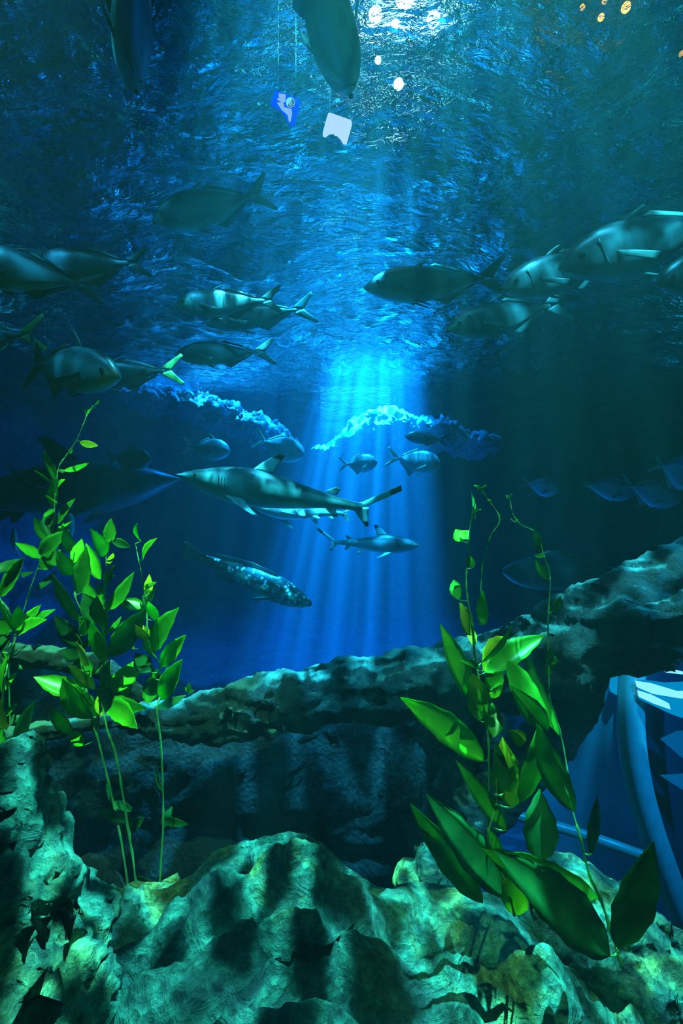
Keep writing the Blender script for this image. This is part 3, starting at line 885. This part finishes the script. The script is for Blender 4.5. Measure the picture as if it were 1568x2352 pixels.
cA = lambda x, y: (x / 2.94, 950 + y / 2.94)
plant('tallest slender vine of the left clump, reaching up to the surface', 1.95, cA,
      [[(90, 2700), (70, 2100), (60, 1640), (110, 1500), (200, 1200), (250, 1060), (300, 930), (345, 850), (365, 700), (372, 520), (385, 430), (400, 350), (450, 280), (510, 190), (560, 80), (600, -20), (640, -60)]],
      [(375, 455, 295, 262, 45, 'm'), (430, 385, 595, 332, 48, 'b'), (540, 190, 650, 215, 38, 'y'), (385, 550, 435, 455, 50, 'b'), (380, 590, 320, 555, 60, 'm'),
       (385, 740, 497, 590, 62, 'm'), (345, 840, 340, 650, 85, 'd'), (265, 950, 450, 800, 85, 'm'), (495, 950, 440, 780, 62, 'm'), (275, 1050, 400, 930, 85, 'm'),
       (235, 1070, 162, 1105, 66, 'd'), (240, 1190, 375, 1060, 55, 'd'), (470, 265, 490, 240, 20, 'm'), (600, 0, 640, -40, 26, 'b'), (590, 20, 560, -30, 24, 'm'), (640, -60, 665, -90, 22, 'b'),
       (400, 380, 430, 400, 24, 'm'), (300, 700, 370, 640, 40, 'm')], 2.94, extra=10, low=2)
plant('bushy vine with bright upright leaves, left of the middle stem in the left clump', 1.62, cA,
      [[(900, 3500), (820, 2900), (700, 2350), (620, 2050), (545, 1640), (545, 1400), (560, 1360), (510, 1240), (500, 1100), (495, 1000), (505, 930)]],
      [(500, 1010, 548, 860, 62, 'b'), (485, 1090, 380, 930, 78, 'b'), (535, 1220, 580, 925, 92, 'b'), (680, 1120, 588, 895, 78, 'b'), (525, 1395, 368, 1110, 88, 'm'),
       (560, 1500, 585, 1380, 50, 'm'), (545, 1580, 380, 1380, 110, 'd'), (545, 1640, 430, 1600, 80, 'd'), (640, 1860, 480, 1715, 60, 'y'), (640, 1760, 520, 1640, 80, 'm'),
       (560, 1900, 258, 1790, 110, 'b'), (625, 2060, 440, 1810, 165, 'b'), (480, 2165, 356, 2000, 66, 'b'), (555, 2245, 498, 2150, 62, 'b'), (650, 2050, 520, 1850, 110, 'b'),
       (545, 1860, 470, 1720, 30, 'b'), (600, 1700, 520, 1560, 60, 'y')], 2.94, rad=0.0045, extra=13, low=4)
plant('middle vine of the left clump carrying the widest bright leaves', 1.55, cA,
      [[(960, 3500), (880, 2900), (790, 2350), (720, 2120), (690, 1900), (700, 1680), (690, 1400), (710, 1150), (718, 1000), (712, 890)]],
      [(702, 965, 618, 795, 72, 'b'), (733, 880, 748, 722, 60, 'm'), (750, 850, 870, 895, 46, 'd'), (735, 1020, 762, 950, 32, 'y'), (660, 1300, 583, 1150, 78, 'm'),
       (715, 1320, 888, 1092, 100, 'm'), (660, 1420, 570, 1230, 100, 'd'), (690, 1680, 625, 1430, 140, 'b'), (740, 1640, 965, 1350, 120, 'm'), (965, 1310, 815, 1270, 86, 'm'),
       (690, 1440, 660, 1250, 100, 'd'), (765, 1890, 945, 1670, 150, 'b'), (700, 1960, 880, 1840, 140, 'm'), (700, 1960, 905, 2110, 120, 'b'), (720, 1950, 965, 1985, 100, 'm'),
       (690, 2040, 660, 1920, 40, 'y'), (720, 1640, 700, 1450, 60, 'b'), (650, 1760, 690, 1650, 50, 'm'), (830, 1760, 760, 1900, 90, 'm')], 2.94, rad=0.0045, extra=13, low=5)
plant('thin right-hand vine of the left clump with pointed leaves beside open water', 1.48, cA,
      [[(1060, 3400), (1100, 2800), (1090, 2300), (1060, 2000), (1080, 1900), (1080, 1700), (1020, 1600), (995, 1450), (990, 1330), (970, 1200), (950, 1050), (930, 960), (915, 880)]],
      [(952, 862, 930, 752, 36, 'b'), (960, 992, 1052, 855, 54, 'b'), (1000, 1225, 1008, 1098, 46, 'y'), (1052, 1395, 1005, 1285, 54, 'b'), (985, 1300, 1048, 1190, 50, 'd'),
       (1000, 1545, 922, 1438, 76, 'y'), (1025, 1585, 1192, 1335, 130, 'm'), (1080, 1705, 1238, 1515, 88, 'b'), (1080, 1925, 1215, 1685, 104, 'b'), (1000, 1960, 1062, 1740, 105, 'm'),
       (1050, 1790, 1015, 1710, 50, 'b'), (910, 1590, 884, 1525, 26, 'y'), (1015, 1745, 920, 1630, 95, 'd'), (1020, 1530, 970, 1440, 36, 'y')], 2.94, rad=0.0032, extra=6, low=4)
plant('leafy plant entering from the left edge with a cluster of broad blades', 1.45, cA,
      [[(60, 1700), (100, 1500), (60, 1350), (0, 1250), (-60, 1150)], [(-40, 2300), (10, 2050), (20, 1900), (40, 1750), (60, 1670)]],
      [(0, 1235, 148, 992, 84, 'm'), (-60, 1080, 110, 990, 60, 'd'), (100, 1480, 0, 1280, 84, 'm'), (110, 1480, 262, 1308, 66, 'b'), (120, 1490, 352, 1338, 92, 'm'),
       (140, 1475, 300, 1400, 84, 'b'), (90, 1460, 122, 1315, 60, 'm'), (60, 1480, -60, 1400, 110, 'm'), (20, 1900, 52, 1655, 66, 'b'), (60, 1655, 245, 1712, 46, 'd'),
       (20, 2130, 5, 1950, 100, 'y'), (90, 2255, 226, 1968, 112, 'd'), (20, 2330, -10, 2100, 60, 'm'), (0, 1600, 60, 1480, 100, 'd')], 2.94, rad=0.005, extra=4)
sp = plant('tiny bright sprout growing on the trunk right of the left clump', 2.1, cA, [[(1275, 1900), (1272, 1865)]],
           [(1272, 1880, 1278, 1818, 24, 'b'), (1270, 1880, 1252, 1850, 16, 'b'), (1275, 1880, 1310, 1868, 18, 'm')], 2.94, rad=0.002, dj=0.01)

cB = lambda x, y: (900 + x / 2.347, 1050 + y / 2.347)
cC = lambda x, y: (900 + x / 2.347, 1550 + y / 2.347)
plant('tall plant on the right with a hooked flowering top and yellow-green leaves', 1.3, cB,
      [[(650, 2400), (560, 2170), (520, 2000), (520, 1560), (490, 1300), (450, 1100), (430, 900), (400, 700), (410, 500), (425, 350), (450, 230), (470, 170), (520, 230), (580, 335), (530, 430), (492, 560), (478, 720), (470, 900)]],
      [(425, 1300, 275, 935, 88, 'b'), (505, 1640, 88, 1328, 124, 'b'), (470, 1130, 378, 1098, 30, 'm'), (500, 1160, 800, 975, 105, 'm'), (490, 1150, 610, 985, 140, 'y'),
       (480, 1110, 628, 930, 60, 'm'), (620, 1095, 850, 1430, 120, 'm'), (900, 1500, 735, 1088, 56, 'm'), (800, 1460, 655, 1255, 74, 'm'), (510, 1245, 590, 1160, 76, 'm'),
       (362, 770, 335, 670, 54, 'm'), (420, 960, 370, 800, 74, 'y'), (490, 905, 490, 740, 54, 'm'), (430, 600, 418, 535, 38, 'm'), (378, 455, 345, 395, 60, 'b'), (378, 440, 408, 400, 46, 'b'),
       (470, 1420, 440, 1190, 96, 'y'), (545, 1510, 540, 1340, 84, 'm'), (470, 170, 505, 155, 24, 'm'), (465, 175, 448, 155, 22, 'm'), (440, 300, 475, 285, 26, 'm'), (440, 1020, 400, 900, 44, 'y'),
       (520, 1300, 590, 1230, 40, 'y'), (450, 330, 430, 200, 14, 'd'), (520, 235, 530, 232, 16, 'm'), (580, 335, 596, 330, 22, 'd')], 2.347, rad=0.0032, dj=0.1)
plant('thin faded stem on the right, nearly bare, rising past the trunk', 1.42, cB,
      [[(950, 1720), (910, 1500), (850, 1300), (845, 1200), (840, 900), (852, 650), (820, 540), (795, 450), (770, 400), (690, 360), (650, 300), (632, 215)]],
      [(845, 1185, 850, 1035, 66, 'm'), (770, 530, 820, 535, 14, 'm'), (800, 520, 770, 400, 46, 'd'), (835, 660, 780, 560, 40, 'm'), (870, 830, 905, 755, 48, 'd'), (632, 220, 650, 200, 22, 'd'),
       (630, 225, 615, 205, 20, 'd'), (660, 350, 640, 330, 18, 'd'), (850, 850, 900, 800, 20, 'd'), (840, 1080, 890, 1100, 40, 'm')], 2.347, rad=0.0028, dj=0.05)
plant('foreground plant at lower right with very large drooping dark leaves', 1.02, cC,
      [[(660, 1300), (620, 1150), (560, 1000), (520, 860), (560, 700), (560, 560)], [(1240, 1580), (1130, 1230), (1060, 1070), (1020, 900), (975, 740), (930, 600)]],
      [(620, 840, 370, 495, 72, 'm', 1.2), (650, 715, 600, 370, 130, 'y', 1.22), (690, 690, 792, 285, 96, 'm', 1.2), (720, 360, 640, 305, 60, 'y', 1.2), (985, 740, 798, 308, 112, 'm', 1.15),
       (840, 300, 652, 78, 66, 'm', 1.2), (790, 1010, 795, 648, 140, 'd', 1.1), (1075, 965, 1102, 685, 70, 'd', 1.1), (640, 1210, 222, 692, 150, 'd', 1.1), (490, 1230, 133, 742, 110, 'm', 1.15),
       (1175, 1515, 600, 990, 205, 'd', 0.95), (1110, 1200, 540, 958, 160, 'm', 0.98), (1215, 1475, 1392, 950, 170, 'd', 0.9), (570, 1010, 520, 840, 70, 'm', 1.05), (650, 1290, 690, 1000, 110, 'y', 1.05),
       (600, 640, 560, 380, 70, 'd', 1.2)], 2.347, rad=0.004, dj=0.05)


# ------------------------------------------------------------------ viewing tunnel at lower right
def m_acrylic():
    t = NT('acrylic')
    nz = t.noise(t.obj(), 5, 3)
    b = t.n('ShaderNodeBsdfPrincipled', {'Base Color': (0.05, 0.45, 0.75, 1), 'Roughness': 0.12, 'Normal': t.bump(nz, .2, .01)})  # blue reflection of the lit water is put into this base colour
    tr = t.n('ShaderNodeBsdfTransparent', {'Color': (0.75, 0.93, 1, 1)})
    mx = t.n('ShaderNodeMixShader', {0: 0.45, 1: tr.outputs[0], 2: b.outputs[0]})
    t.t.links.new(mx.outputs[0], t.out.inputs['Surface'])
    return t.m


M['acrylic'] = m_acrylic()
M['seam'] = m_plain('acrylic_seam', (0.10, 0.42, 0.50), 0.35)
M['rail'] = m_plain('pale_rail', (0.12, 0.4, 0.42), 0.3)
M['tunnel_dark'] = m_plain('tunnel_lining', (0.01, 0.03, 0.08), 0.4)
tun = empty('viewing_tunnel', (0, 0, 0), 'curved clear acrylic viewing tunnel with a pale seam, at the lower right', 'tunnel')


def sheet(name, rows, mat, parent, thick=0.012):
    """rows of (px, py, D) points lofted into a sheet with thickness"""
    n, m = len(rows), len(rows[0])
    vs = [P(*p) for r in rows for p in r]
    fs = [(i * m + j, i * m + j + 1, (i + 1) * m + j + 1, (i + 1) * m + j) for i in range(n - 1) for j in range(m - 1)]
    o = mesh_obj(name, vs, fs, mat, parent)
    md = o.modifiers.new('sub', 'SUBSURF'); md.levels = 2; md.render_levels = 2
    md = o.modifiers.new('t', 'SOLIDIFY'); md.thickness = thick
    return o


EDGE = [(1432, 1440), (1426, 1530), (1420, 1620), (1424, 1710), (1438, 1800), (1462, 1890), (1494, 1980), (1530, 2080), (1580, 2190), (1640, 2300)]
sheet('acrylic_panel', [[(x - 240, y, 2.42), (x - 160, y, 2.36), (x - 80, y, 2.28), (x + 8, y, 2.17)] for x, y in EDGE], M['acrylic'], tun)
sheet('seam', [[(x, y, 2.17), (x + 22, y, 2.12), (x + 50, y, 2.15)] for x, y in EDGE], M['seam'], tun, 0.02)
sheet('tunnel_lining', [[(x + 46, y, 2.18), (x + 180, y, 2.45), (x + 420, y, 2.85)] for x, y in EDGE], M['tunnel_dark'], tun)


def slab(name, pts, mat, parent, D, depth=0.02):
    n = len(pts)
    vs = [P(x, y, D) for x, y in pts] + [P(x, y, D) + Vector((0, depth, 0)) for x, y in pts]
    fs = [tuple(range(n)), tuple(range(2 * n - 1, n - 1, -1))] + [(i, i + n, (i + 1) % n + n, (i + 1) % n) for i in range(n)]
    return mesh_obj(name, vs, fs, mat, parent, smooth=False)


import bmesh
e_white = m_emit('reflection_white', (0.35, 0.85, 1.0), 1.6)  # glowing slabs imitate bright reflections on the acrylic
e_blue = m_emit('reflection_blue', (0.0, 0.22, 0.55), 0.55)
e_cyan = m_emit('reflection_cyan', (0.0, 0.45, 0.8), 0.8)
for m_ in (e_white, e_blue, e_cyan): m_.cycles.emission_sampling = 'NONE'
slab('acrylic_reflection', [(1464, 1562), (1530, 1570), (1620, 1566), (1620, 1668), (1540, 1640), (1468, 1606)], e_cyan, tun, 2.11, 0.015)
slab('acrylic_reflection', [(1463, 1566), (1500, 1572), (1560, 1590), (1620, 1588), (1620, 1606), (1560, 1604), (1500, 1594), (1466, 1580)], e_white, tun, 2.095, 0.015)
slab('acrylic_reflection', [(1468, 1588), (1500, 1598), (1536, 1616), (1540, 1630), (1500, 1616), (1470, 1602)], e_white, tun, 2.095, 0.015)
slab('acrylic_reflection', [(1520, 1700), (1560, 1682), (1620, 1680), (1620, 1770), (1568, 1742)], e_blue, tun, 2.11, 0.015)
slab('acrylic_reflection', [(1520, 1784), (1620, 1778), (1620, 1850), (1568, 1815)], e_blue, tun, 2.11, 0.015)
slab('acrylic_reflection', [(1518, 1530), (1532, 1536), (1568, 1543), (1568, 1549), (1530, 1545)], e_white, tun, 2.10, 0.01)
slab('acrylic_reflection', [(1398, 1562), (1412, 1536), (1436, 1524), (1432, 1606), (1404, 1590)], e_cyan, tun, 2.16, 0.01)
bm = bmesh.new()
tube_bm(bm, [P(1180, 1872, 2.2), P(1300, 1905, 2.18), P(1400, 1938, 2.15), P(1475, 1965, 2.1)], [0.022, 0.024, 0.024, 0.023], 12)
me = bpy.data.meshes.new('rail'); bm.to_mesh(me); bm.free(); me.materials.append(M['rail'])
me.polygons.foreach_set('use_smooth', [True] * len(me.polygons))
link(bpy.data.objects.new('rail', me), tun)
r = P(1480, 2200, 1.9)
for ch in tun.children: ch.location = -r
tun.location = r

# ------------------------------------------------------------------ above the water: signs and lamps
def hang(e, pts, zt=13.5, r=0.004, mat=None):
    for p in pts:
        bm = bmesh.new()
        tube_bm(bm, [p, (p + Vector((p.x, p.y, zt))) / 2, Vector((p.x, p.y, zt))], [r] * 3, 6)
        me = bpy.data.meshes.new('cord'); bm.to_mesh(me); bm.free(); me.materials.append(mat or M['mouth'])
        link(bpy.data.objects.new('cord', me), e)


def origin(e, r):
    for ch in e.children: ch.location = -r
    e.location = r


DS = 2.62
e_sb = m_emit('sign_blue', (0.0, 0.06, 0.95), 1.0)
e_sw = m_emit('sign_white', (0.62, 0.72, 1.0), 0.9)
e_sp = m_emit('sign_pale', (1.0, 0.90, 0.92), 1.15)
e_sk = m_plain('sign_print', (0.0, 0.02, 0.05), 0.4)
for m_ in (e_sb, e_sw, e_sp): m_.cycles.emission_sampling = 'NONE'
cS = lambda x, y: (550 + x / 4.48, 150 + y / 4.48)
blue = empty('hanging_sign', (0, 0, 0), 'blue sign with white shapes and a round striped emblem hanging at the surface', 'sign')
slab('board', [cS(*p) for p in [(360, 250), (620, 345), (565, 580), (510, 580), (470, 500), (410, 425), (320, 375), (345, 320)]], e_sb, blue, DS, 0.03)
slab('white_shape', [cS(*p) for p in [(400, 285), (475, 300), (470, 370), (430, 372), (385, 345), (405, 335)]], e_sw, blue, DS - .006, 0.005)
slab('white_shape', [cS(*p) for p in [(385, 380), (450, 380), (460, 430), (535, 450), (540, 500), (520, 578), (505, 570), (495, 505), (430, 450)]], e_sw, blue, DS - .006, 0.005)
ec, er = cS(522, 378), 10.2


def disc_pts(c, rx, ry, n=24, a0=0, a1=2 * math.pi):
    return [(c[0] + rx * math.cos(a0 + (a1 - a0) * k / n), c[1] + ry * math.sin(a0 + (a1 - a0) * k / n)) for k in range(n)]


slab('emblem_disc', disc_pts(ec, er, er * 1.12), e_sw, blue, DS - .008, 0.004)
slab('emblem_disc', disc_pts(ec, er * .86, er * .98), e_sk, blue, DS - .011, 0.004)
slab('emblem_stripe', [(ec[0] - 4.2, ec[1] - 6), (ec[0] - 1.4, ec[1] - 8.5), (ec[0] - 2.2, ec[1] - 2), (ec[0] + 1.5, ec[1] + 7.5), (ec[0] - 1, ec[1] + 8.5), (ec[0] - 5, ec[1] + 1)], e_sw, blue, DS - .014, 0.004)
slab('emblem_stripe', [(ec[0] + .6, ec[1] - 8.3), (ec[0] + 2.6, ec[1] - 7.5), (ec[0] + 1.8, ec[1] - 2), (ec[0] + 5, ec[1] + 5), (ec[0] + 3.6, ec[1] + 6.5), (ec[0] + .2, ec[1])], e_sw, blue, DS - .014, 0.004)
hang(blue, [P(*cS(400, 262), DS + .015), P(*cS(580, 335), DS + .015)], r=0.0012)
origin(blue, P(655, 245, DS))
wh = empty('hanging_sign', (0, 0, 0), 'blank white sign with an arched lower edge hanging at the surface', 'sign')
slab('board', [cS(*p) for p in [(910, 492), (935, 488), (1140, 560), (1155, 580), (1100, 775), (1065, 772), (1040, 725), (1000, 685), (955, 665), (915, 675), (880, 703), (855, 690)]], e_sp, wh, DS + .12, 0.03)
hang(wh, [P(*cS(930, 495), DS + .135), P(*cS(1120, 560), DS + .135)], r=0.0012)
origin(wh, P(775, 285, DS + .12))


def lamp(px, py, D, rpx, col, strength, label, group, fixture=1.5):
    c = P(px, py, D); r = rpx * D / F
    e = empty('pendant_lamp', (0, 0, 0), label, 'lamp', group)
    m_ = m_emit('bulb', col, strength); m_.cycles.emission_sampling = 'NONE'
    ball('bulb', c, r, m_, e, 16)
    bm = bmesh.new()
    n = 20
    prof = [(r * fixture, r * .2), (r * fixture * .8, r * 1.2), (r * .5, r * 1.9), (r * .2, r * 2.2)]
    rings = [[bm.verts.new(c + Vector((a * math.cos(2 * math.pi * k / n), a * math.sin(2 * math.pi * k / n), b))) for k in range(n)] for a, b in prof]
    for r0, r1 in zip(rings, rings[1:]):
        for k in range(n): bm.faces.new((r0[k], r0[(k + 1) % n], r1[(k + 1) % n], r1[k]))
    bm.faces.new(rings[-1])
    me = bpy.data.meshes.new('lamp_shade'); bm.to_mesh(me); bm.free(); me.materials.append(M['mouth'])
    so = link(bpy.data.objects.new('lamp_shade', me), e)
    md = so.modifiers.new('t', 'SOLIDIFY'); md.thickness = r * .08
    hang(e, [c + Vector((0, 0, r * 2.2))], r=r * .08)
    origin(e, c)
    return e


OR = (1.0, 0.30, 0.04)
lamp(1437, 17, 6.5, 10, OR, 16, 'brightest and largest orange lamp at the top right', None)
lamp(1380, 40, 6.5, 7, OR, 12, 'orange lamp just left of and below the brightest orange one', None)
lamp(1337, 17, 6.5, 6, OR, 7, 'leftmost of the orange lamps at the top right', None)
lamp(1388, 2, 6.5, 6, OR, 7, 'orange lamp cut by the top edge between two others', None)
lamp(1565, 124, 6.0, 6, OR, 6, 'orange lamp alone at the right edge of the view', None)
WH = (0.75, 0.95, 1.0)
lamp(862, 34, 3.3, 15, WH, 40, 'leftmost white floodlight of the cluster at the top', None)
lamp(908, 55, 3.3, 9, WH, 30, 'smallest white floodlight, middle of the cluster at the top', None)
lamp(995, 44, 3.3, 15, WH, 40, 'rightmost white floodlight of the cluster at the top', None)
lamp(930, -12, 3.3, 24, WH, 50, 'white floodlight on the top edge of the view', None)

for k_, (px_, py_) in enumerate(((915, 193), (868, 138), (822, 150))):
    lamp(px_, py_, 8.6, (11, 7, 6)[k_], WH, 60, ('larger white lamp low over the water, where the light shaft starts', 'small white lamp just left of and above the larger low one', 'small white lamp nearest the overhead pale-bellied fish')[k_], None)
# the hall around the tank: dim walls, plus glow panels added for ripple glints
hw = m_plain('hall_wall_paint', (0.03, 0.06, 0.07), 0.8)
for nm, a in (('wall_hall_back', (-14, 14, 26, 26.2)), ('wall_hall_left', (-14.2, -14, -4, 26)), ('wall_hall_right', (14, 14.2, -4, 26)), ('wall_hall_front', (-14, 14, -4.2, -4))):
    tag(box(nm, *a, 7.2, 13.5, hw), kind='structure')
fm = m_plain('panel_frame', (0.2, 0.25, 0.25), 0.6)
GL = {'green': m_emit('panel_glow_green', (0.03, 0.60, 0.42), 9.0), 'teal': m_emit('panel_glow_teal', (0.02, 0.62, 0.66), 9.0),
      'cyan': m_emit('panel_glow_cyan', (0.10, 0.85, 1.0), 4.0)}
for g_ in GL.values(): g_.cycles.emission_sampling = 'NONE'
WP = [(0.8, 4.0, 'cyan', 'middle')]
for x, w_, c, lab in WP:
    e = empty('glint_panel', (x, 26, 9.8), 'added cyan glint panel on the far hall wall beyond the water', 'lamp', None)
    box('frame', -w_ / 2 - .08, w_ / 2 + .08, -.10, 0, -1.4, 1.4, fm, e)
    box('glow_face', -w_ / 2, w_ / 2, -.13, -.10, -1.32, 1.32, GL[c], e)
for y, c, lab in ((6, 'green', 'nearest'), (13, 'teal', 'farther')):
    for sx, sd in ((-1, 'left'), (1, 'right')):
        e = empty('glint_panel', (14 * sx, y, 9.8), '%s added glint panel on the %s hall wall, the %s one' % (c, sd, lab), 'lamp', None)
        box('frame', min(0, -.1 * sx), max(0, -.1 * sx), -1.6, 1.6, -1.4, 1.4, fm, e)
        box('glow_face', min(-.1 * sx, -.13 * sx), max(-.1 * sx, -.13 * sx), -1.5, 1.5, -1.3, 1.3, GL[c], e)
